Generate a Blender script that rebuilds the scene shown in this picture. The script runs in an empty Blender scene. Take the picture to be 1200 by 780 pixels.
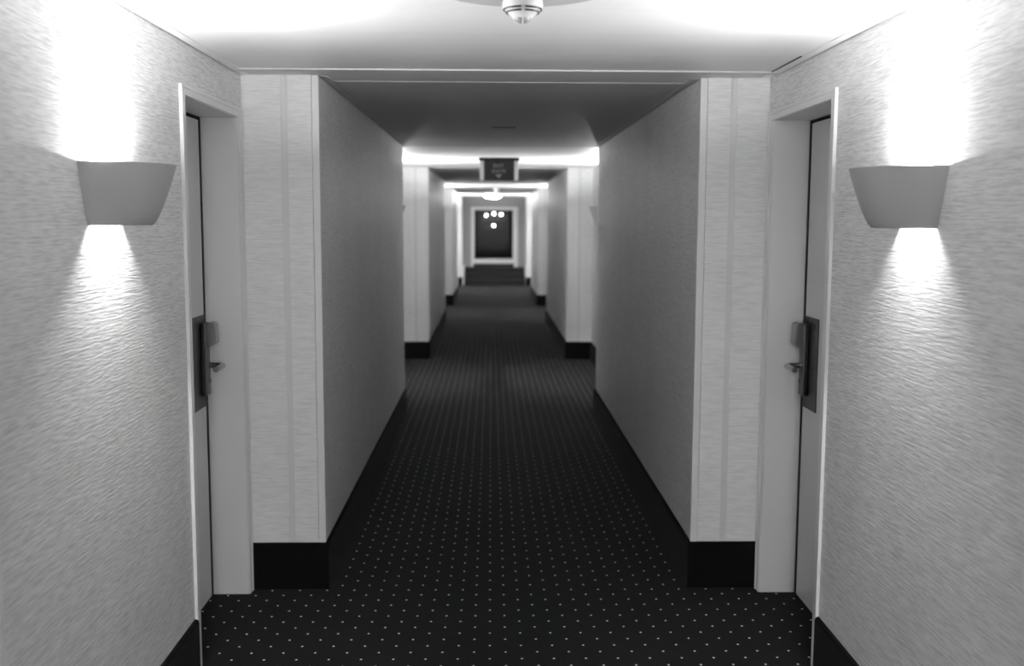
import bpy, bmesh, math, random
from mathutils import Vector, Matrix
random.seed(7)
S = bpy.context.scene
COL = S.collection

# ------------------------------------------------------------------ dimensions (metres)
EYE = 1.65
F_PX, PITCH, YAW, ROLL = 1200.0, 0.1093, 0.0209, 0.0038
XL, XR = -1.071, 1.2065          # walls of the wide bays
NL, NR = -0.741, 0.907           # walls of the narrow stretches
HC, HB = 2.266, 0.2095           # ceiling, baseboard height
BAYS = [(1.05, 4.502, 2.886), (8.734, 12.188, 10.65), (16.647, 19.944, 18.40), (23.0, 26.2, 24.585)]
NARROWS = [(-3.0, 1.05), (4.502, 8.734), (12.188, 16.647), (19.944, 23.0), (26.2, 27.2)]
END = 27.2
WALL_T = 0.30
ROOF = 2.40
OPEN_A, OPEN_B, OPEN_H = 0.765, 1.525, 2.078
RECESS = 0.155

# ------------------------------------------------------------------ materials
def mat(name, col, rough=0.6, metal=0.0, spec=0.5):
    m = bpy.data.materials.new(name); m.use_nodes = True
    b = m.node_tree.nodes['Principled BSDF']
    c = (col, col, col, 1) if not isinstance(col, tuple) else col + (1,)
    b.inputs['Base Color'].default_value = c
    b.inputs['Roughness'].default_value = rough
    b.inputs['Metallic'].default_value = metal
    b.inputs['Specular IOR Level'].default_value = spec
    return m

def N(m, t, **kw):
    n = m.node_tree.nodes.new(t)
    for k, v in kw.items():
        setattr(n, k, v)
    return n
def L(m, a, b): m.node_tree.links.new(a, b)
def bsdf(m): return m.node_tree.nodes['Principled BSDF']
def ramp(m, fac, stops):
    r = N(m, 'ShaderNodeValToRGB')
    while len(r.color_ramp.elements) < len(stops): r.color_ramp.elements.new(0.5)
    for e, (p, c) in zip(r.color_ramp.elements, stops):
        e.position = p; e.color = (c, c, c, 1)
    L(m, fac, r.inputs[0]); return r.outputs[0]
def objco(m): return N(m, 'ShaderNodeTexCoord').outputs['Object']
def mapping(m, vec, scale):
    n = N(m, 'ShaderNodeMapping'); n.inputs['Scale'].default_value = scale
    L(m, vec, n.inputs['Vector']); return n.outputs[0]
def noise(m, vec, scale, detail=2.0, rough=0.5):
    n = N(m, 'ShaderNodeTexNoise'); n.inputs['Scale'].default_value = scale
    n.inputs['Detail'].default_value = detail; n.inputs['Roughness'].default_value = rough
    L(m, vec, n.inputs['Vector']); return n.outputs['Fac']

def wallpaper(name, albedo, bump, sheen_rough=0.5, spec=0.35, var=1.0):
    """woven paper with fine, wavering horizontal ribs"""
    m = mat(name, albedo, sheen_rough, 0, spec)
    co = objco(m)
    ribs = noise(m, mapping(m, co, (17.0, 17.0, 235.0)), 1.0, 1.0, 0.5)
    fibre = noise(m, mapping(m, co, (4.0, 4.0, 300.0)), 1.0, 1.5, 0.5)
    mott = noise(m, mapping(m, co, (3.0, 3.0, 1.2)), 1.0, 3.0, 0.6)
    mx = N(m, 'ShaderNodeMath', operation='MULTIPLY_ADD'); mx.inputs[1].default_value = 0.65
    L(m, fibre, mx.inputs[0]); L(m, ribs, mx.inputs[2])
    col = ramp(m, mx.outputs[0], [(0.60, albedo * (1 - 0.30 * var)), (0.82, albedo), (1.0, min(0.95, albedo * (1 + 0.20 * var)))])
    mm = N(m, 'ShaderNodeMix', data_type='RGBA', blend_type='MULTIPLY'); mm.inputs[0].default_value = 1.0
    L(m, col, mm.inputs[6]); L(m, ramp(m, mott, [(0.3, 0.93), (0.7, 1.0)]), mm.inputs[7])
    L(m, mm.outputs[2], bsdf(m).inputs['Base Color'])
    b = N(m, 'ShaderNodeBump'); b.inputs['Strength'].default_value = bump; b.inputs['Distance'].default_value = 0.0028
    L(m, mx.outputs[0], b.inputs['Height']); L(m, b.outputs[0], bsdf(m).inputs['Normal'])
    return m

def carpet():
    m = mat('dotted_carpet', 0.012, 0.95, 0, 0.1)
    co = objco(m)
    pitch = 0.1217
    def lattice(ox, oy):
        sx = N(m, 'ShaderNodeSeparateXYZ'); L(m, co, sx.inputs[0])
        outs = []
        for k, off in (('X', ox), ('Y', oy)):
            a = N(m, 'ShaderNodeMath', operation='SUBTRACT'); a.inputs[1].default_value = off
            L(m, sx.outputs[k], a.inputs[0])
            d = N(m, 'ShaderNodeMath', operation='DIVIDE'); d.inputs[1].default_value = pitch
            L(m, a.outputs[0], d.inputs[0])
            r = N(m, 'ShaderNodeMath', operation='ROUND'); L(m, d.outputs[0], r.inputs[0])
            s = N(m, 'ShaderNodeMath', operation='SUBTRACT'); L(m, d.outputs[0], s.inputs[0]); L(m, r.outputs[0], s.inputs[1])
            q = N(m, 'ShaderNodeMath', operation='MULTIPLY'); q.inputs[1].default_value = pitch; L(m, s.outputs[0], q.inputs[0])
            outs.append(q.outputs[0])
        c = N(m, 'ShaderNodeCombineXYZ'); L(m, outs[0], c.inputs[0]); L(m, outs[1], c.inputs[1])
        ln = N(m, 'ShaderNodeVectorMath', operation='LENGTH'); L(m, c.outputs[0], ln.inputs[0])
        return ln.outputs['Value']
    mn = N(m, 'ShaderNodeMath', operation='MINIMUM')
    L(m, lattice(-0.0015, 3.7235), mn.inputs[0]); L(m, lattice(-0.0015 + pitch / 2, 3.7235 + pitch / 2), mn.inputs[1])
    dot = N(m, 'ShaderNodeMapRange'); dot.inputs['From Min'].default_value = 0.0036; dot.inputs['From Max'].default_value = 0.0052
    dot.inputs['To Min'].default_value = 1; dot.inputs['To Max'].default_value = 0
    L(m, mn.outputs[0], dot.inputs['Value'])
    pile = noise(m, co, 420.0, 2.0, 0.7)
    wear = noise(m, mapping(m, co, (2.2, 1.4, 1.0)), 1.6, 5.0, 0.65)
    base = N(m, 'ShaderNodeMix', data_type='RGBA', blend_type='MULTIPLY'); base.inputs[0].default_value = 1.0
    L(m, ramp(m, pile, [(0.3, 0.004), (0.7, 0.011)]), base.inputs[6]); L(m, ramp(m, wear, [(0.35, 0.75), (0.65, 1.15)]), base.inputs[7])
    mx = N(m, 'ShaderNodeMix', data_type='RGBA'); L(m, dot.outputs[0], mx.inputs[0])
    L(m, base.outputs[2], mx.inputs[6]); mx.inputs[7].default_value = (0.92, 0.92, 0.92, 1)
    L(m, mx.outputs[2], bsdf(m).inputs['Base Color'])
    b = N(m, 'ShaderNodeBump'); b.inputs['Strength'].default_value = 0.5; b.inputs['Distance'].default_value = 0.003
    L(m, pile, b.inputs['Height']); L(m, b.outputs[0], bsdf(m).inputs['Normal'])
    bsdf(m).inputs['Sheen Weight'].default_value = 0.04
    bsdf(m).inputs['Sheen Roughness'].default_value = 0.4
    return m

def plain_carpet(name, lo, hi, sheen=0.05):
    m = mat(name, lo, 0.95, 0, 0.15)
    co = objco(m)
    f = noise(m, co, 300.0, 3.0, 0.7)
    L(m, ramp(m, f, [(0.3, lo), (0.75, hi)]), bsdf(m).inputs['Base Color'])
    b = N(m, 'ShaderNodeBump'); b.inputs['Strength'].default_value = 0.4; b.inputs['Distance'].default_value = 0.003
    L(m, f, b.inputs['Height']); L(m, b.outputs[0], bsdf(m).inputs['Normal'])
    bsdf(m).inputs['Sheen Weight'].default_value = sheen
    return m

def lacquer(name, col, rough, grain=0.0, metal=0.0, spec=0.5):
    m = mat(name, col, rough, metal, spec)
    co = objco(m)
    f = noise(m, co, 900.0, 2.0, 0.6)
    L(m, ramp(m, f, [(0.3, col * (1 - grain)), (0.7, col * (1 + grain))]), bsdf(m).inputs['Base Color'])
    b = N(m, 'ShaderNodeBump'); b.inputs['Strength'].default_value = 0.06; b.inputs['Distance'].default_value = 0.001
    L(m, f, b.inputs['Height']); L(m, b.outputs[0], bsdf(m).inputs['Normal'])
    return m

def glow(name, strength):
    m = mat(name, 0.8); b = bsdf(m)
    b.inputs['Emission Color'].default_value = (1, 1, 1, 1); b.inputs['Emission Strength'].default_value = strength
    return m

M = dict(
    paper=wallpaper('ribbed_wallpaper', 0.72, 0.38, 0.55, 0.35, 0.62),
    paper_dim=wallpaper('ribbed_wallpaper_corridor', 0.76, 0.25, 0.42, 0.5, 0.5),
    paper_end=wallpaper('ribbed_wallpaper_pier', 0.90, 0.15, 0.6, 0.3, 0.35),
    groove=lacquer('painted_strip', 0.76, 0.5, 0.02),
    white=lacquer('white_paint', 0.84, 0.4, 0.02),
    casing=lacquer('casing_paint', 0.74, 0.32, 0.02),
    door=lacquer('door_laminate', 0.66, 0.38, 0.05),
    frame=lacquer('jamb_paint', 0.80, 0.38, 0.03),
    ceiling=lacquer('ceiling_panel', 0.80, 0.42, 0.02),
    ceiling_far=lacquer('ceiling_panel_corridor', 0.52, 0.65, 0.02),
    plenum=mat('dark_plenum', 0.01, 0.9),
    carpet=carpet(),
    skirting=plain_carpet('skirting_carpet', 0.002, 0.006, 0.02),
    cap=mat('skirting_cap', 0.004, 0.9, 0, 0.1),
    plate=lacquer('grey_plate', 0.50, 0.5, 0.02),
    panel=lacquer('grey_panel', 0.34, 0.5, 0.03),
    strip=lacquer('ceiling_cross_strip', 0.68, 0.5, 0.02),
    steel=lacquer('dark_steel', 0.045, 0.36, 0.03, 1.0),
    steel_mid=lacquer('satin_steel', 0.11, 0.3, 0.03, 1.0),
    steel_light=lacquer('brushed_steel', 0.36, 0.3, 0.03, 1.0),
    chrome=lacquer('polished_steel', 0.40, 0.14, 0.02, 1.0),
    black=mat('black_plastic', 0.01, 0.4),
    plaster=lacquer('sconce_plaster', 0.42, 0.6, 0.02),
    reflector=lacquer('sconce_reflector', 0.90, 0.5, 0.01),
    detector=lacquer('white_plastic', 0.82, 0.35, 0.01),
    detector_dark=mat('sensor_plastic', 0.35, 0.3),
    sign=lacquer('sign_panel', 0.016, 0.4, 0.05),
    lettering=mat('sign_lettering', 0.30, 0.5),
    bulb=glow('halogen_lamp', 1.0),
    bulb_weak=glow('weak_halogen_lamp', 1.0),
    bulb_bright=glow('bright_halogen_lamp', 1.0),
    diffuser=glow('ceiling_lamp_diffuser', 280.0),
    diffuser_far=glow('far_lamp_diffuser', 120.0),
    spot=glow('far_lamp', 45.0),
    dark=lacquer('dark_lobby', 0.010, 0.3, 0.1),
)
g = bpy.data.materials.new('door_glass'); g.use_nodes = True
nt = g.node_tree; nt.nodes.clear()
_o = nt.nodes.new('ShaderNodeOutputMaterial'); _t = nt.nodes.new('ShaderNodeBsdfTransparent'); _g = nt.nodes.new('ShaderNodeBsdfGlossy')
_g.inputs['Roughness'].default_value = 0.02; _t.inputs[0].default_value = (0.86, 0.86, 0.86, 1)
_f = nt.nodes.new('ShaderNodeFresnel'); _f.inputs[0].default_value = 1.22
_m = nt.nodes.new('ShaderNodeMixShader')
nt.links.new(_f.outputs[0], _m.inputs[0]); nt.links.new(_t.outputs[0], _m.inputs[1]); nt.links.new(_g.outputs[0], _m.inputs[2]); nt.links.new(_m.outputs[0], _o.inputs[0])
M['glass'] = g

g = bpy.data.materials.new('tinted_glass'); g.use_nodes = True
nt = g.node_tree; nt.nodes.clear()
_o = nt.nodes.new('ShaderNodeOutputMaterial'); _t = nt.nodes.new('ShaderNodeBsdfTransparent'); _t.inputs[0].default_value = (0.98, 0.98, 0.98, 1)
nt.links.new(_t.outputs[0], _o.inputs[0])
M['filter'] = g

# ------------------------------------------------------------------ mesh helpers
def box(bm, x0, x1, y0, y1, z0, z1, bevel=0.0):
    x0, x1 = min(x0, x1), max(x0, x1); y0, y1 = min(y0, y1), max(y0, y1)
    vs = [bm.verts.new((x, y, z)) for x in (x0, x1) for y in (y0, y1) for z in (z0, z1)]
    q = [(0, 1, 3, 2), (4, 6, 7, 5), (0, 4, 5, 1), (2, 3, 7, 6), (0, 2, 6, 4), (1, 5, 7, 3)]
    fs = [bm.faces.new([vs[i] for i in f]) for f in q]
    if bevel > 0:
        es = list({e for f in fs for e in f.edges})
        bmesh.ops.bevel(bm, geom=es, offset=bevel, segments=2, profile=0.6, affect='EDGES')

def lathe(bm, prof, cx, cy, seg=40, x_scale=1.0):
    rings = []
    for r, z in prof:
        if r < 1e-6: rings.append([bm.verts.new((cx, cy, z))])
        else: rings.append([bm.verts.new((cx + x_scale * r * math.cos(2 * math.pi * k / seg), cy + r * math.sin(2 * math.pi * k / seg), z)) for k in range(seg)])
    for a, b in zip(rings, rings[1:]):
        for k in range(seg):
            k2 = (k + 1) % seg
            if len(a) == 1 and len(b) == 1: continue
            if len(a) == 1: bm.faces.new((a[0], b[k], b[k2]))
            elif len(b) == 1: bm.faces.new((a[k], b[0], a[k2]))
            else: bm.faces.new((a[k], b[k], b[k2], a[k2]))

def tube(bm, pts, r, seg=14, squash=1.0):
    pts = [Vector(p) for p in pts]; rings = []
    prev = None
    for i, p in enumerate(pts):
        t = (pts[min(i + 1, len(pts) - 1)] - pts[max(i - 1, 0)]).normalized()
        if prev is None: n = t.orthogonal().normalized()
        else: n = (prev - t * prev.dot(t)).normalized()
        prev = n; b = t.cross(n)
        rings.append([bm.verts.new(p + r * (math.cos(2 * math.pi * k / seg) * n + squash * math.sin(2 * math.pi * k / seg) * b)) for k in range(seg)])
    for a, b in zip(rings, rings[1:]):
        for k in range(seg): bm.faces.new((a[k], a[(k + 1) % seg], b[(k + 1) % seg], b[k]))
    bm.faces.new(rings[0][::-1]); bm.faces.new(rings[-1])

def obj(name, bm, m, parent=None, smooth=False, loc=None):
    """link a bmesh (world coordinates) as one object whose origin is loc / its parent's"""
    bmesh.ops.recalc_face_normals(bm, faces=bm.faces)
    o_at = Vector(loc) if loc else (WORLD.get(parent.name, Vector()) if parent else Vector())
    bmesh.ops.translate(bm, verts=bm.verts, vec=-o_at)
    me = bpy.data.meshes.new(name); bm.to_mesh(me); bm.free()
    for x in (m if isinstance(m, (list, tuple)) else [m]): me.materials.append(x)
    if smooth:
        for p in me.polygons: p.use_smooth = True
    o = bpy.data.objects.new(name, me); COL.objects.link(o)
    if parent: o.parent = parent
    else: o.location = o_at
    WORLD[o.name] = o_at
    return o
WORLD = {}
def tag(o, label, cat, group=None, kind=None):
    o['label'] = label; o['category'] = cat
    if group: o['group'] = group
    if kind: o['kind'] = kind
    return o
def empty(name, loc, label, cat, group=None, kind=None):
    o = bpy.data.objects.new(name, None); COL.objects.link(o); o.location = loc; o.empty_display_size = 0.1
    WORLD[o.name] = Vector(loc)
    return tag(o, label, cat, group, kind)
def smooth_sharp(o, ang=35):
    for p in o.data.polygons: p.use_smooth = True
    o.data.set_sharp_from_angle(angle=math.radians(ang))

ORD = ['nearest', 'second', 'third', 'fourth', 'fifth']
SIDE = {-1: 'left', 1: 'right'}
WX = {-1: XL, 1: XR}; NX = {-1: NL, 1: NR}

# ------------------------------------------------------------------ floor
bm = bmesh.new(); box(bm, XL - 0.25, XR + 0.25, -6.2, 26.35, -0.05, 0.0)
tag(obj('floor', bm, M['carpet']), 'dark corridor carpet with a staggered pattern of small pale dots', 'floor', kind='structure')
bm = bmesh.new(); box(bm, XL - 0.4, XR + 0.4, -6.3, 36.5, ROOF, ROOF + 0.06)
tag(obj('ceiling_slab', bm, M['plenum']), 'concrete slab hidden above the suspended ceiling panels', 'ceiling', kind='structure')

# ------------------------------------------------------------------ walls
def door_spans(bay, side):
    a, b, c = bay
    i = BAYS.index(bay)
    if i == 0: return [(c - OPEN_B, c - OPEN_A, -1), (c + OPEN_A, c + OPEN_B, 1)]
    return []

for s in (-1, 1):
    for i, bay in enumerate(BAYS):
        a, b, c = bay; x = WX[s]
        bm = bmesh.new(); y = a
        for (d0, d1, my) in door_spans(bay, s):
            e0, e1 = d0 - 0.012, d1 + 0.012
            box(bm, x, x + s * WALL_T, y, e0, 0, ROOF)
            box(bm, x, x + s * WALL_T, e0, e1, OPEN_H + 0.012, ROOF)
            box(bm, x + s * (RECESS + 0.05), x + s * WALL_T, e0, e1, 0, OPEN_H + 0.012)
            y = e1
        box(bm, x, x + s * WALL_T, y, b, 0, ROOF)
        tag(obj('wall_' + SIDE[s], bm, M['paper']), f'pale ribbed wallpaper wall of the {ORD[i]} wide bay on the {SIDE[s]}', 'wall', kind='structure')
    for i, (a, b) in enumerate(NARROWS):
        nx = NX[s]; ox = WX[s] + s * WALL_T
        bm = bmesh.new()
        box(bm, nx, ox, a, b, 0, ROOF)
        lab = ('wallpapered wall of the narrow stretch behind the viewer on the ' if i == 0 else
               f'wallpapered wall of the {ORD[i-1]} narrow stretch, {SIDE[s]} side, counted from the front, on the ') + SIDE[s]
        tag(obj('wall_' + SIDE[s], bm, M['paper_dim']), lab, 'wall', kind='structure')
        if i == 0: continue
        # pier face towards the camera: two papered panels, a painted strip between, an edge bead at the corner
        gx = (-0.888, 1.051)[s > 0]; hw = 0.014
        e = 0.012
        bm = bmesh.new()
        box(bm, WX[s], gx + s * hw, a - e, a, 0, ROOF, 0)
        box(bm, gx - s * hw, nx + s * 0.030, a - e, a, 0, ROOF, 0)
        cl = obj('trim_' + str(10 * i + (s > 0)), bm, M['paper_end'])
        tag(cl, f'pale wallpapered pier end on the {SIDE[s]}, {ORD[i-1]} from the front', 'pier', kind='structure')
        bm = bmesh.new(); box(bm, gx - s * hw, gx + s * hw, a - 0.006, a, HB, HC - 0.002)
        obj('recessed_strip', bm, M['groove'], cl)
        bm = bmesh.new(); box(bm, nx - s * 0.002, nx + s * 0.028, a - e - 0.002, a + 0.012, HB - 0.005, HC - 0.002, 0.0015)
        obj('corner_bead', bm, M['white'], cl)

# ------------------------------------------------------------------ baseboards
def skirting(poly, label, side):
    """carpet-covered skirting following a plan polyline; each point carries the outward corner offset"""
    bm = bmesh.new()
    t = 0.016
    pts = [Vector(p) for p in poly]
    out = []
    for i, p in enumerate(pts):
        ns = []
        for a, b in ((i - 1, i), (i, i + 1)):
            if a < 0 or b >= len(pts): continue
            d = (pts[b] - pts[a]).normalized(); ns.append(Vector((d.y, -d.x)) * SGN[side])
        n = ns[0] if len(ns) == 1 else (ns[0] + ns[1])
        out.append(p + n * t)
    prof = [(0.0, 0.0), (1.15, 0.0), (1.0, 0.02), (1.0, HB - 0.012), (0.8, HB - 0.003), (0.45, HB), (0.0, HB)]
    rows = []
    for p, q in zip(pts, out):
        rows.append([bm.verts.new(((p + (q - p) * k).x, (p + (q - p) * k).y, z)) for k, z in prof])
    for a, b in zip(rows, rows[1:]):
        for k in range(len(prof) - 1): bm.faces.new((a[k], a[k + 1], b[k + 1], b[k]))
    bm.faces.new(rows[0]); bm.faces.new(rows[-1][::-1])
    for f in bm.faces:
        if min(v.co.z for v in f.verts) > HB - 0.02: f.material_index = 1
    o = obj('baseboard_' + side, bm, [M['skirting'], M['cap']])
    tag(o, label, 'baseboard', kind='structure')
SGN = {'left': 1, 'right': -1}
for s in (-1, 1):
    sd = SIDE[s]; x = WX[s]; nx = NX[s]
    for i, (a, b) in enumerate(NARROWS[1:]):
        nxt = BAYS[i + 1][0] if i + 1 < len(BAYS) else b
        pts = [(x, a - 0.012), (nx, a - 0.012), (nx, min(b, 26.28) if i == 3 else b)]
        if i < 3: pts += [(x, b)]
        skirting(pts, f'black carpeted baseboard wrapping the {ORD[i]} pier on the {sd}', sd)
    skirting([(nx, -3.0), (nx, 1.05), (x, 1.05)], f'black carpeted baseboard of the wall stretch beside the viewer, {sd}', sd)
    for i, bay in enumerate(BAYS):
        a, b, c = bay; y = a + 0.016; runs = []
        for (d0, d1, my) in door_spans(bay, s):
            runs.append((y, d0 - 0.052)); y = d1 + 0.052
        runs.append((y, b - 0.03))
        k = 0
        for r0, r1 in runs:
            if r1 - r0 < 0.06: continue
            w = ['nearer run', 'middle run', 'further run'][k] if len(runs) > 1 else 'whole run'
            skirting([(x, r0), (x, r1)], f'black baseboard along the {ORD[i]} bay wall on the {sd}, {w}', sd); k += 1

# ------------------------------------------------------------------ suspended ceiling of metal panels
def ceil_obj(name, runs, m, label):
    bm = bmesh.new()
    for (x0, x1, y0, y1, z) in runs: box(bm, x0, x1, y0, y1, z, z + 0.02)
    tag(obj(name, bm, m), label, 'ceiling', kind='structure')
PW = 0.406
for i, (a, b, c) in enumerate(BAYS):
    y1 = b - 0.205; runs = []
    while y1 > a + 0.01:
        y0 = max(a, y1 - PW); runs.append((XL + 0.008, XR - 0.008, y0 + 0.0008, y1 - 0.0008, HC)); y1 = y0
    ceil_obj('ceiling', runs, M['ceiling'], f'bright white metal ceiling panels over the {ORD[i]} wide bay')
    # cross strip above the pier line, toned darker than the bay panels, hung a touch lower at its front lip and rising to the back
    bm = bmesh.new()
    za, zb, zc = HC - 0.006, HC - 0.001, HC + 0.004
    def slab(x0, x1, ya, yb, z0, z1):
        v = [bm.verts.new(p) for p in ((x0, ya, z0), (x1, ya, z0), (x1, yb, z1), (x0, yb, z1), (x0, ya, z0 + 0.02), (x1, ya, z0 + 0.02), (x1, yb, z1 + 0.02), (x0, yb, z1 + 0.02))]
        for f in ((0, 1, 2, 3), (4, 7, 6, 5), (0, 4, 5, 1), (1, 5, 6, 2), (2, 6, 7, 3), (3, 7, 4, 0)): bm.faces.new([v[k] for k in f])
    slab(XL + 0.008, XR - 0.008, b - 0.205, b - 0.012, za, zb)
    slab(NL + 0.008, NR - 0.008, b - 0.012, b + 0.200, zb, zc)
    tag(obj('ceiling', bm, M['strip']), f'grey cross strip of ceiling at the end of the {ORD[i]} bay', 'ceiling', kind='structure')
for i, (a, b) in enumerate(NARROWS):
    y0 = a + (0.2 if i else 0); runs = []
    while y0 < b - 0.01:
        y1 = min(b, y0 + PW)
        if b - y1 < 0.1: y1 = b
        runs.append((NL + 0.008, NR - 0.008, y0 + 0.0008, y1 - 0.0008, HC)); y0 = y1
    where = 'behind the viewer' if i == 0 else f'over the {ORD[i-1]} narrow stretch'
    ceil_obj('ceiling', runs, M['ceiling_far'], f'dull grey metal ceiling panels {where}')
# wall angles carrying the panels, with a dark shadow gap at the wall
tn = 100
for s in (-1, 1):
    for i, (a, b, c) in enumerate(BAYS):
        bm = bmesh.new(); x = WX[s]
        box(bm, x - s * 0.007, x - s * 0.042, a + 0.01, b - 0.02, HC - 0.004, HC - 0.0005, 0.001)
        tag(obj(f'trim_{tn}', bm, M['white']), f'slim white ceiling angle along the {SIDE[s]} wall of the {ORD[i]} bay', 'trim', kind='structure'); tn += 1
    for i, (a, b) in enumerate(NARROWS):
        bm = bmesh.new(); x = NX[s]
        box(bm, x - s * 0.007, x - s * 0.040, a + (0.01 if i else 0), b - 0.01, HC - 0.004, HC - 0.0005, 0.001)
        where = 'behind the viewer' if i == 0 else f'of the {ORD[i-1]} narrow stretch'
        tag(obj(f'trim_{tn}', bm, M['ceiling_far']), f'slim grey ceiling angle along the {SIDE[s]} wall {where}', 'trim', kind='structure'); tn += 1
bm = bmesh.new(); box(bm, 1.157, 1.1655, 3.905, 4.297, HC - 0.003, HC + 0.002)
tag(obj('trim_99', bm, M['black']), 'thin dark slot between ceiling panel and angle above the right door', 'trim', kind='structure')
bm = bmesh.new(); box(bm, 0.005, 0.165, 6.895, 6.925, HC - 0.004, HC + 0.004, 0.0015)
bv = obj('ceiling_vent', bm, M['black'])
tag(bv, 'small dark slot vent in the ceiling of the narrow stretch before the hanging sign', 'vent')

# ------------------------------------------------------------------ doors
nd = 0
def build_door(s, d0, d1, my, label):
    """d0..d1 opening; my = +1 latch at the far jamb, -1 latch at the near jamb"""
    global nd; nd += 1
    x = WX[s]; X = lambda out: x + s * out        # out: depth into the wall
    latch = d1 if my > 0 else d0
    Y = lambda t: latch - my * t                  # t: distance from the latch jamb
    root = empty(f'door_{nd}', (x + s * RECESS, (d0 + d1) / 2, 0), label, 'door', kind='structure')
    # frame: lining plus casing
    bm = bmesh.new()
    for (ya, yb) in ((d0 - 0.0115, d0), (d1, d1 + 0.0115)):
        box(bm, X(0.0), X(RECESS + 0.045), ya, yb, 0, OPEN_H)
    box(bm, X(0.0), X(RECESS + 0.045), d0 - 0.0115, d1 + 0.0115, OPEN_H, OPEN_H + 0.0115)
    obj('frame', bm, M['frame'], root)
    bm = bmesh.new(); cw = 0.05; ct = 0.009
    def stile(ya, yb):
        box(bm, X(-ct), X(0), ya, yb, 0, OPEN_H + 0.036, 0.003)
    stile(d0 - cw, d0 - 0.001); stile(d1 + 0.001, d1 + cw)
    box(bm, X(-ct), X(0), d0 - 0.002, d1 + 0.002, OPEN_H + 0.001, OPEN_H + 0.036, 0.003)
    for ya in (d0 - cw, d1 + cw - 0.012):         # raised outer bead
        box(bm, X(-ct - 0.004), X(-ct + 0.002), ya, ya + 0.012, 0, OPEN_H + 0.036, 0.002)
    box(bm, X(-ct - 0.004), X(-ct + 0.002), d0 - cw, d1 + cw, OPEN_H + 0.026, OPEN_H + 0.037, 0.002)
    obj('casing', bm, M['casing'], root)
    # rebate (dark gap) and leaf
    bm = bmesh.new(); box(bm, X(RECESS + 0.025), X(RECESS + 0.045), d0, d1, 0.0, OPEN_H)
    obj('rebate', bm, M['black'], root)
    bm = bmesh.new()
    ya, yb = sorted((Y(0.027), Y(d1 - d0 - 0.004)))
    box(bm, X(RECESS), X(RECESS + 0.04), ya, yb, 0.004, OPEN_H - 0.014, 0.002)
    leaf_bm = bm
    bm = bmesh.new(); box(bm, X(RECESS - 0.0010), X(RECESS + 0.03), Y(0.0004), Y(0.012), 0.002, OPEN_H - 0.001)
    box(bm, X(RECESS - 0.003), X(RECESS + 0.03), d0 + 0.013, d1 - 0.013, OPEN_H - 0.006, OPEN_H - 0.0006)
    obj('door_seal', bm, M['black'], root)  # black strips standing in for the shadow line of the rebate
    bm = leaf_bm
    leaf = obj('leaf', bm, M['door'], root)
    P = RECESS
    bm = bmesh.new(); box(bm, X(P - 0.003), X(P + 0.002), Y(0.029), Y(0.215), 0.853, 1.247, 0.0008)
    obj('lock_plate', bm, M['steel'], leaf)
    bm = bmesh.new()
    box(bm, X(P - 0.0042), X(P - 0.002), Y(0.058), Y(0.074), 1.206, 1.232)
    box(bm, X(P - 0.0042), X(P - 0.002), Y(0.060), Y(0.072), 1.186, 1.200)
    box(bm, X(P - 0.0042), X(P - 0.002), Y(0.150), Y(0.160), 1.200, 1.226)
    box(bm, X(P - 0.0042), X(P - 0.002), Y(0.168), Y(0.178), 1.200, 1.226)
    obj('pictogram', bm, M['black'], leaf)
    bm = bmesh.new(); box(bm, X(P - 0.024), X(P - 0.002), Y(0.033), Y(0.098), 0.905, 1.215, 0.004)
    obj('lock_case', bm, M['steel_mid'], leaf)
    bm = bmesh.new()
    rd = 0.062
    prof = [(0.0, 1.205), (rd - 0.016, 1.222), (rd, 1.214), (rd + 0.004, 1.13), (rd - 0.014, 1.118), (0.0, 1.118)]
    rows = [[bm.verts.new((X(P - 0.02 - (o - 0.02 if o > 0.02 else 0)), Y(t), z)) for o, z in prof] for t in (0.035, 0.092)]
    n = len(prof)
    for k in range(n): bm.faces.new((rows[0][k], rows[0][(k + 1) % n], rows[1][(k + 1) % n], rows[1][k]))
    bm.faces.new(rows[0]); bm.faces.new(rows[1][::-1])
    bmesh.ops.bevel(bm, geom=list(bm.edges), offset=0.003, segments=2, affect='EDGES')
    obj('card_reader', bm, M['steel_light'], leaf)
    bm = bmesh.new()
    zc = 1.032; tc = 0.050
    path = [(X(P - 0.02), Y(tc), zc), (X(P - 0.05), Y(tc), zc)]
    for k in range(1, 8):
        th = k / 7 * math.pi / 2
        path.append((X(P - 0.062 - 0.026 * math.sin(th)), Y(tc + 0.026 * (1 - math.cos(th))), zc))
    path += [(X(P - 0.088), Y(tc + 0.06), zc), (X(P - 0.087), Y(tc + 0.10), zc - 0.001), (X(P - 0.084), Y(tc + 0.125), zc - 0.002)]
    tube(bm, path, 0.0120, 16)
    h = obj('door_handle', bm, M['chrome'], leaf, smooth=True); smooth_sharp(h, 50)
    bm = bmesh.new()
    tube(bm, [(X(P - 0.022), Y(tc), 0.965 + 0.0), (X(P - 0.029), Y(tc), 0.965)], 0.009, 16)
    obj('keyhole_cover', bm, M['chrome'], leaf)
    return root

for i in (0,):
    for s in (-1, 1):
        for (d0, d1, my) in door_spans(BAYS[i], s):
            if i == 0 and my > 0: lab = f'pale door deep in its recess with dark lock plate, {SIDE[s]} wall beyond the nearest sconce'
            else: lab = f'pale door at the frame edge, {SIDE[s]} wall on the near side of the nearest sconce'
            build_door(s, d0, d1, my, lab)

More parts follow.
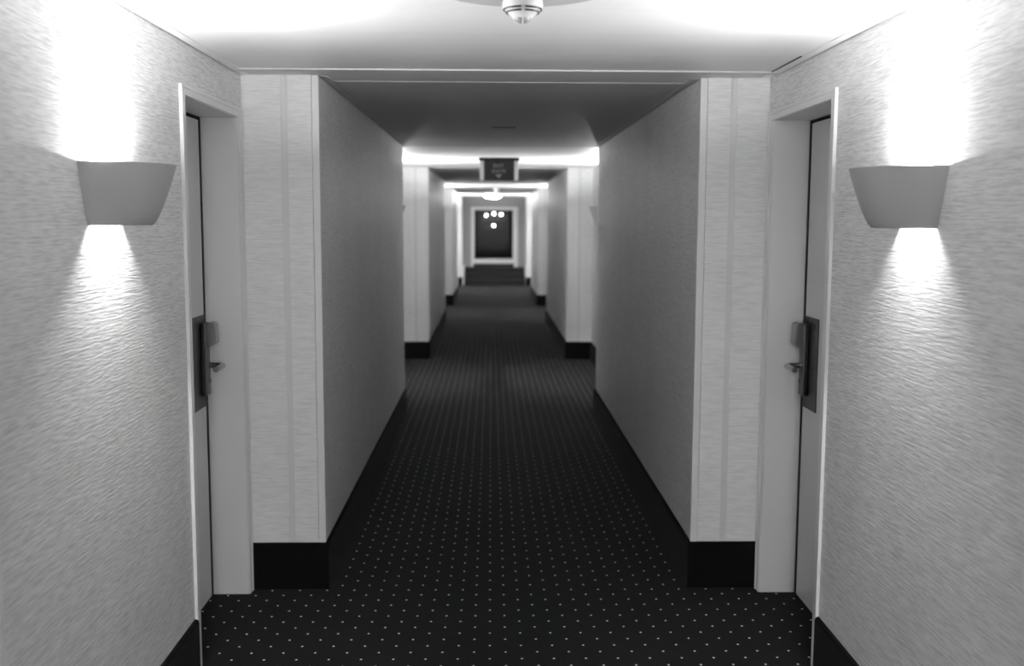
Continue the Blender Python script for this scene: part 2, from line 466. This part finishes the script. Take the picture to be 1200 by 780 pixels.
# ------------------------------------------------------------------ wall sconces
def sconce(s, c, label):
    x = WX[s]
    root = empty('wall_sconce', (x, c, 1.633), label, 'wall lamp', 'plaster wall sconces of the corridor')
    z0, z1 = 1.633, 1.800
    bm = bmesh.new(); NV, NT, th = 14, 40, 0.005
    def ring(t, inset):
        a = 0.128 + 0.054 * t ** 0.85 - inset; p = 0.122 + 0.070 * t ** 0.70 - inset
        r = []
        for k in range(NT + 1):
            ang = -math.pi / 2 + math.pi * k / NT
            sn, cs = math.sin(ang), math.cos(ang)
            e = 0.94
            r.append((x - s * p * (abs(cs) ** e), c + a * math.copysign(abs(sn) ** e, sn), z0 + (z1 - z0) * t))
        return r
    outer = [[bm.verts.new(v) for v in ring(k / NV, 0)] for k in range(NV + 1)]
    inner = [[bm.verts.new(v) for v in ring(k / NV, th)] for k in range(NV + 1)]
    for G, fl in ((outer, 0), (inner, 1)):
        for a, b in zip(G, G[1:]):
            for k in range(NT): bm.faces.new((a[k], a[k + 1], b[k + 1], b[k])).material_index = fl
    for row in (0, NV):
        for k in range(NT): bm.faces.new((outer[row][k], outer[row][k + 1], inner[row][k + 1], inner[row][k]))
    for col in (0, NT):
        for k in range(NV): bm.faces.new((outer[k][col], outer[k + 1][col], inner[k + 1][col], inner[k][col]))
    sh = obj('lamp_shade', bm, [M['plaster'], M['reflector']], root); smooth_sharp(sh, 40)
    zb, off = 1.781, 0.031
    bm = bmesh.new()
    box(bm, x, x - s * 0.012, c - 0.05, c + 0.05, 1.690, 1.745, 0.002)
    box(bm, x - s * 0.010, x - s * (off + 0.008), c - 0.062, c - 0.054, zb - 0.055, zb - 0.045, 0.001)
    box(bm, x - s * (off - 0.006), x - s * (off + 0.006), c - 0.064, c - 0.052, zb - 0.050, zb + 0.008, 0.001)
    box(bm, x - s * 0.010, x - s * (off + 0.008), c + 0.054, c + 0.062, zb - 0.055, zb - 0.045, 0.001)
    box(bm, x - s * (off - 0.006), x - s * (off + 0.006), c + 0.052, c + 0.064, zb - 0.050, zb + 0.008, 0.001)
    obj('lamp_holder', bm, M['white'], root)
    bm = bmesh.new(); tube(bm, [(x - s * off, c - 0.05, zb), (x - s * off, c + 0.05, zb)], 0.006, 8)
    obj('bulb', bm, M['bulb_bright' if c > 5 else ('bulb', 'bulb_weak')[s > 0]], root)
    bm = bmesh.new(); pts = [(x - s * (0.005 + 0.90 * (0.122 - 0.006) * math.cos(a)), c + 0.95 * 0.121 * math.sin(a)) for a in [-math.pi / 2 + math.pi * k / 24 for k in range(25)]]
    lo = [bm.verts.new((px, py, 1.640)) for px, py in pts]; hi = [bm.verts.new((px, py, 1.644)) for px, py in pts]
    bm.faces.new(lo); bm.faces.new(hi[::-1])
    for k in range(25): bm.faces.new((lo[k], lo[(k + 1) % 25], hi[(k + 1) % 25], hi[k]))
    obj('bottom_glass', bm, M['filter'], root)  # unseen pane added to weaken the light going down the wall
    return root
for i, (a, b, c) in enumerate(BAYS):
    for s in (-1, 1):
        lab = (f'white half-bowl plaster sconce glowing up and down on the {SIDE[s]} wall beside the front door' if i == 0
               else f'white half-bowl sconce tucked in the {ORD[i]} bay on the {SIDE[s]} wall')
        sconce(s, c, lab)

# ------------------------------------------------------------------ smoke detectors
def detector(cx, cy, label):
    root = empty('smoke_detector', (cx, cy, HC), label, 'smoke detector', 'ceiling smoke detectors')
    bm = bmesh.new(); lathe(bm, [(0, HC), (0.25, HC), (0.25, HC - 0.004), (0.243, HC - 0.007), (0, HC - 0.007)], cx, cy, 72)
    p = obj('mounting_plate', bm, M['plate'], root); smooth_sharp(p, 30)
    z = HC - 0.007
    bm = bmesh.new()
    lathe(bm, [(0, z), (0.050, z), (0.0515, z - 0.030), (0.0540, z - 0.045), (0.0525, z - 0.052), (0.040, z - 0.0645), (0.0235, z - 0.0785), (0, z - 0.0785)], cx, cy, 48)
    p = obj('housing', bm, M['detector'], root); smooth_sharp(p, 30)
    # slots: dark arcs around the cone, interrupted by ribs
    bm = bmesh.new()
    for (r, zz) in ((0.0496, z - 0.0562), (0.0426, z - 0.0634)):
        for q in range(4):
            a0 = q * math.pi / 2 + math.radians(6); a1 = (q + 1) * math.pi / 2 - math.radians(6)
            pts = [(cx + r * math.cos(a0 + (a1 - a0) * k / 14), cy + r * math.sin(a0 + (a1 - a0) * k / 14), zz) for k in range(15)]
            tube(bm, pts, 0.0024, 8)
    obj('air_slot', bm, M['black'], root)
    bm = bmesh.new()
    lathe(bm, [(0.0215, z - 0.078), (0.0210, z - 0.081), (0.017, z - 0.087), (0.010, z - 0.091), (0, z - 0.093)], cx, cy, 32)
    p = obj('sensor_cap', bm, M['detector_dark'], root); smooth_sharp(p, 40)
    bm = bmesh.new()
    for q in range(4):
        a = q * math.pi / 2 + math.pi / 2
        for k in (0,):
            pts = [(cx + r * math.cos(a), cy + r * math.sin(a), zz) for r, zz in ((0.0225, z - 0.078), (0.0215, z - 0.082), (0.0175, z - 0.088), (0.010, z - 0.092), (0.0, z - 0.094))]
            tube(bm, pts, 0.0016, 8)
    obj('cap_rib', bm, M['detector'], root)
    return root
detector(0.083, 2.78, 'white conical smoke detector on a round plate at the top of the frame')
detector(0.094, 19.7, 'tiny white smoke detector far down the corridor before the bright ceiling lamp')

# ------------------------------------------------------------------ hanging exit sign
sy = 10.30; sx = 0.080
root = empty('exit_sign', (sx, sy, HC), 'dark box sign with faint letters and arrow hanging from the second bay ceiling', 'sign')
bm = bmesh.new(); box(bm, sx - 0.198, sx + 0.198, sy - 0.06, sy + 0.06, HC - 0.028, HC - 0.001, 0.003)
obj('mounting_plate', bm, M['black'], root)
bm = bmesh.new(); box(bm, sx - 0.150, sx + 0.150, sy - 0.045, sy + 0.045, 2.044, HC - 0.015, 0.003)
box(bm, sx - 0.152, sx + 0.152, sy - 0.047, sy - 0.040, HC - 0.028, HC - 0.015, 0.002)
body = obj('sign_box', bm, M['sign'], root)
for k in (-1, 1):
    bm = bmesh.new(); box(bm, sx + k * 0.150, sx + k * 0.186, sy - 0.040, sy + 0.040, 2.046, HC - 0.028, 0.004)
    obj('side_cheek', bm, M['white'], root)
def words(txt, size, z):
    cu = bpy.data.curves.new('lettering', 'FONT'); cu.body = txt; cu.size = size; cu.align_x = 'CENTER'; cu.align_y = 'CENTER'; cu.extrude = 0.0008
    tmp = bpy.data.objects.new('tmp', cu); COL.objects.link(tmp)
    dg = bpy.context.evaluated_depsgraph_get(); dg.update()
    me = bpy.data.meshes.new_from_object(tmp.evaluated_get(dg)); bpy.data.objects.remove(tmp)
    me.materials.clear(); me.materials.append(M['lettering'])
    o = bpy.data.objects.new('lettering', me); COL.objects.link(o); o.parent = body
    o.rotation_euler = (math.pi / 2, 0, 0); o.location = (-0.004, -0.0462, z - HC)
words('EXIT', 0.052, 2.187); words('SORTIE', 0.044, 2.134)
bm = bmesh.new()
v = [bm.verts.new(p) for p in ((sx - 0.038, sy - 0.0462, 2.104), (sx + 0.030, sy - 0.0462, 2.104), (sx - 0.004, sy - 0.0462, 2.066), (sx - 0.038, sy - 0.0448, 2.104), (sx + 0.030, sy - 0.0448, 2.104), (sx - 0.004, sy - 0.0448, 2.066))]
for f in ((0, 2, 1), (3, 4, 5), (0, 1, 4, 3), (1, 2, 5, 4), (2, 0, 3, 5)): bm.faces.new([v[k] for k in f])
obj('arrow', bm, M['lettering'], body)

# ------------------------------------------------------------------ ceiling lamp of the last bay and an added fill lamp
def ceiling_lamp(cx, cy, label):
    root = empty('ceiling_lamp', (cx, cy, HC), label, 'ceiling lamp', 'round ceiling lamps')
    bm = bmesh.new(); lathe(bm, [(0, HC - 0.001), (0.205, HC - 0.001), (0.21, HC - 0.02), (0.20, HC - 0.03), (0, HC - 0.03)], cx, cy, 48)
    smooth_sharp(obj('lamp_base', bm, M['white'], root), 30)
    bm = bmesh.new(); lathe(bm, [(0.195, HC - 0.028), (0.19, HC - 0.045), (0.16, HC - 0.068), (0.09, HC - 0.083), (0, HC - 0.088)], cx, cy, 40)
    obj('diffuser', bm, M['diffuser' if cy < 0 else 'diffuser_far'], root, smooth=True)
ceiling_lamp(0.04, 24.5, 'glowing round ceiling lamp in the brightest far bay before the glass door')
ceiling_lamp(0.083, -2.1, 'round ceiling lamp over the narrow stretch where the viewer stands')  # added out of view to brighten the piers and jambs facing the camera

# ------------------------------------------------------------------ steps and glazed door at the end
ST = 0.425
bm = bmesh.new(); n = 3; y = 26.26
prof = [(y, 0.0)]
for k in range(n):
    prof += [(y + 0.25 * k, ST * (k + 1) / n)]
    prof += [(y + 0.25 * (k + 1) if k < n - 1 else END + 0.3, ST * (k + 1) / n)]
prof += [(END + 0.3, 0.0)]
x0, x1 = NL + 0.056, NR - 0.022
ra = [bm.verts.new((x0, a, b)) for a, b in prof]; rb = [bm.verts.new((x1, a, b)) for a, b in prof]
for k in range(len(prof)): k2 = (k + 1) % len(prof); bm.faces.new((ra[k], ra[k2], rb[k2], rb[k]))
bm.faces.new(ra); bm.faces.new(rb[::-1])
fl = obj('staircase', bm, plain_carpet('step_carpet', 0.014, 0.030, 0.1))
tag(fl, 'three carpeted steps across the far end of the corridor below the glass door', 'steps', kind='structure')
for xa, xb in ((NL + 0.001, x0), (x1, NR - 0.001)):
    bm = bmesh.new(); box(bm, xa, xb, y - 0.02, END, 0, ST + 0.05, 0.003); obj('stringer', bm, M['groove'], fl)

gx0, gx1, gz0, gz1 = -0.433, 0.579, 0.642, 1.923
fx0, fx1, fz1 = -0.523, 0.713, 2.010
bm = bmesh.new()
box(bm, XL - 0.3, fx0, END, END + 0.12, 0, ROOF); box(bm, fx1, XR + 0.3, END, END + 0.12, 0, ROOF)
box(bm, fx0, fx1, END, END + 0.12, fz1, ROOF); box(bm, fx0, fx1, END, END + 0.12, 0, ST)
tag(obj('wall_end', bm, M['panel']), 'pale end wall around the glass door at the top of the steps', 'wall', kind='structure')
nd += 1
root = empty(f'door_{nd}', (0.09, END, ST), 'white framed glass door with black kick plate at the corridor end', 'door', kind='structure')
bm = bmesh.new()
box(bm, fx0, gx0, END - 0.02, END + 0.05, ST, fz1, 0.004); box(bm, gx1, fx1, END - 0.02, END + 0.05, ST, fz1, 0.004)
box(bm, gx0, gx1, END - 0.02, END + 0.05, gz1, fz1, 0.004)
obj('frame', bm, M['white'], root)
bm = bmesh.new(); box(bm, gx0, gx1, END - 0.03, END + 0.04, 0.518, gz0, 0.004); obj('bottom_rail', bm, M['white'], root)
bm = bmesh.new(); box(bm, gx0 - 0.03, gx1 + 0.03, END - 0.025, END + 0.03, ST, 0.518); obj('kick_plate', bm, M['black'], root)
bm = bmesh.new(); box(bm, gx0, gx1, END + 0.01, END + 0.018, gz0, gz1); obj('glass', bm, M['glass'], root)

# lobby beyond the glass
LE = 34.0
bm = bmesh.new(); box(bm, -0.62, 0.78, END + 0.05, LE + 0.1, ST - 0.05, ST)
tag(obj('floor', bm, M['dark']), 'dark polished floor of the passage beyond the glass door', 'floor', kind='structure')
bm = bmesh.new(); box(bm, -0.62, 0.78, END + 0.12, LE + 0.1, 2.12, 2.16)
tag(obj('ceiling', bm, M['ceiling_far']), 'ceiling of the passage beyond the glass door', 'ceiling', kind='structure')
for s, xx in ((-1, -0.60), (1, 0.76)):
    bm = bmesh.new(); box(bm, xx, xx + s * 0.1, END + 0.12, LE + 0.1, ST - 0.05, 2.16)
    tag(obj('wall_' + SIDE[s], bm, M['paper_dim']), f'grey {SIDE[s]} wall of the passage beyond the glass door', 'wall', kind='structure')
bm = bmesh.new(); box(bm, -0.6, 0.76, LE, LE + 0.1, ST - 0.05, 2.16)
tag(obj('wall_far', bm, M['dark']), 'near black wall closing the passage beyond the glass door', 'wall', kind='structure')
for k, (px, pz, lab) in enumerate(((-0.146, 1.813, 'leftmost of the top row of three small glowing lamps beyond the glass door'),
                        (0.103, 1.871, 'middle lamp of the top row of three glowing lamps beyond the glass door'),
                        (0.330, 1.842, 'rightmost of the top row of three small glowing lamps beyond the glass door'),
                        (0.092, 1.487, 'lowest single glowing lamp beyond the glass door, under the row of three'))):
    py = 33.5 if pz > 1.5 else 33.9
    root = empty('pendant_lamp', (px, py, 2.12), lab, 'lamp', 'small lamps beyond the glass door')
    bm = bmesh.new(); tube(bm, [(px, py, 2.12), (px, py, pz + 0.03)], 0.004, 8); obj('cord', bm, M['black'], root)
    bm = bmesh.new(); bmesh.ops.create_uvsphere(bm, u_segments=16, v_segments=10, radius=0.034, matrix=Matrix.Translation((px, py, pz)))
    obj('globe', bm, M['spot'], root, smooth=True)

# wall behind the camera
bm = bmesh.new(); box(bm, XL - 0.3, XR + 0.3, -3.1, -3.0, 0, ROOF)
tag(obj('wall_back', bm, M['paper_dim']), 'plain wall closing the corridor behind the viewer', 'wall', kind='structure')

# ------------------------------------------------------------------ light levels
bsdf(M['bulb']).inputs['Emission Strength'].default_value = 4600.0
bsdf(M['bulb_bright']).inputs['Emission Strength'].default_value = 8500.0
bsdf(M['bulb_weak']).inputs['Emission Strength'].default_value = 3950.0
W = bpy.data.worlds.new('world'); S.world = W; W.use_nodes = True
W.node_tree.nodes['Background'].inputs[0].default_value = (0, 0, 0, 1)

# ------------------------------------------------------------------ camera
ca, sa, cp, sp = math.cos(YAW), math.sin(YAW), math.cos(PITCH), math.sin(PITCH)
Fv = Vector((sa * cp, ca * cp, -sp)); R0 = Vector((ca, -sa, 0)); U0 = Vector((sa * sp, ca * sp, cp))
cr, sr = math.cos(ROLL), math.sin(ROLL)
R = cr * R0 + sr * U0; U = cr * U0 - sr * R0
cam = bpy.data.cameras.new('camera'); co = bpy.data.objects.new('camera', cam); COL.objects.link(co)
co.matrix_world = Matrix(((R.x, U.x, -Fv.x, 0), (R.y, U.y, -Fv.y, 0), (R.z, U.z, -Fv.z, EYE), (0, 0, 0, 1)))
cam.sensor_fit = 'HORIZONTAL'; cam.sensor_width = 36.0; cam.lens = F_PX / 1200 * 36
cam.clip_start = 0.05; cam.clip_end = 100
cam.dof.use_dof = True; cam.dof.focus_distance = 3.6; cam.dof.aperture_fstop = 2.2
S.camera = co

S.view_settings.view_transform = 'Standard'; S.view_settings.look = 'None'
S.view_settings.gamma = 1; S.view_settings.use_curve_mapping = False
S.view_settings.exposure = 0.0
S.cycles.max_bounces = 14; S.cycles.diffuse_bounces = 10; S.cycles.glossy_bounces = 6; S.cycles.transparent_max_bounces = 12
S.cycles.use_denoising = True
S.cycles.sample_clamp_indirect = 10.0
S.cycles.caustics_reflective = False
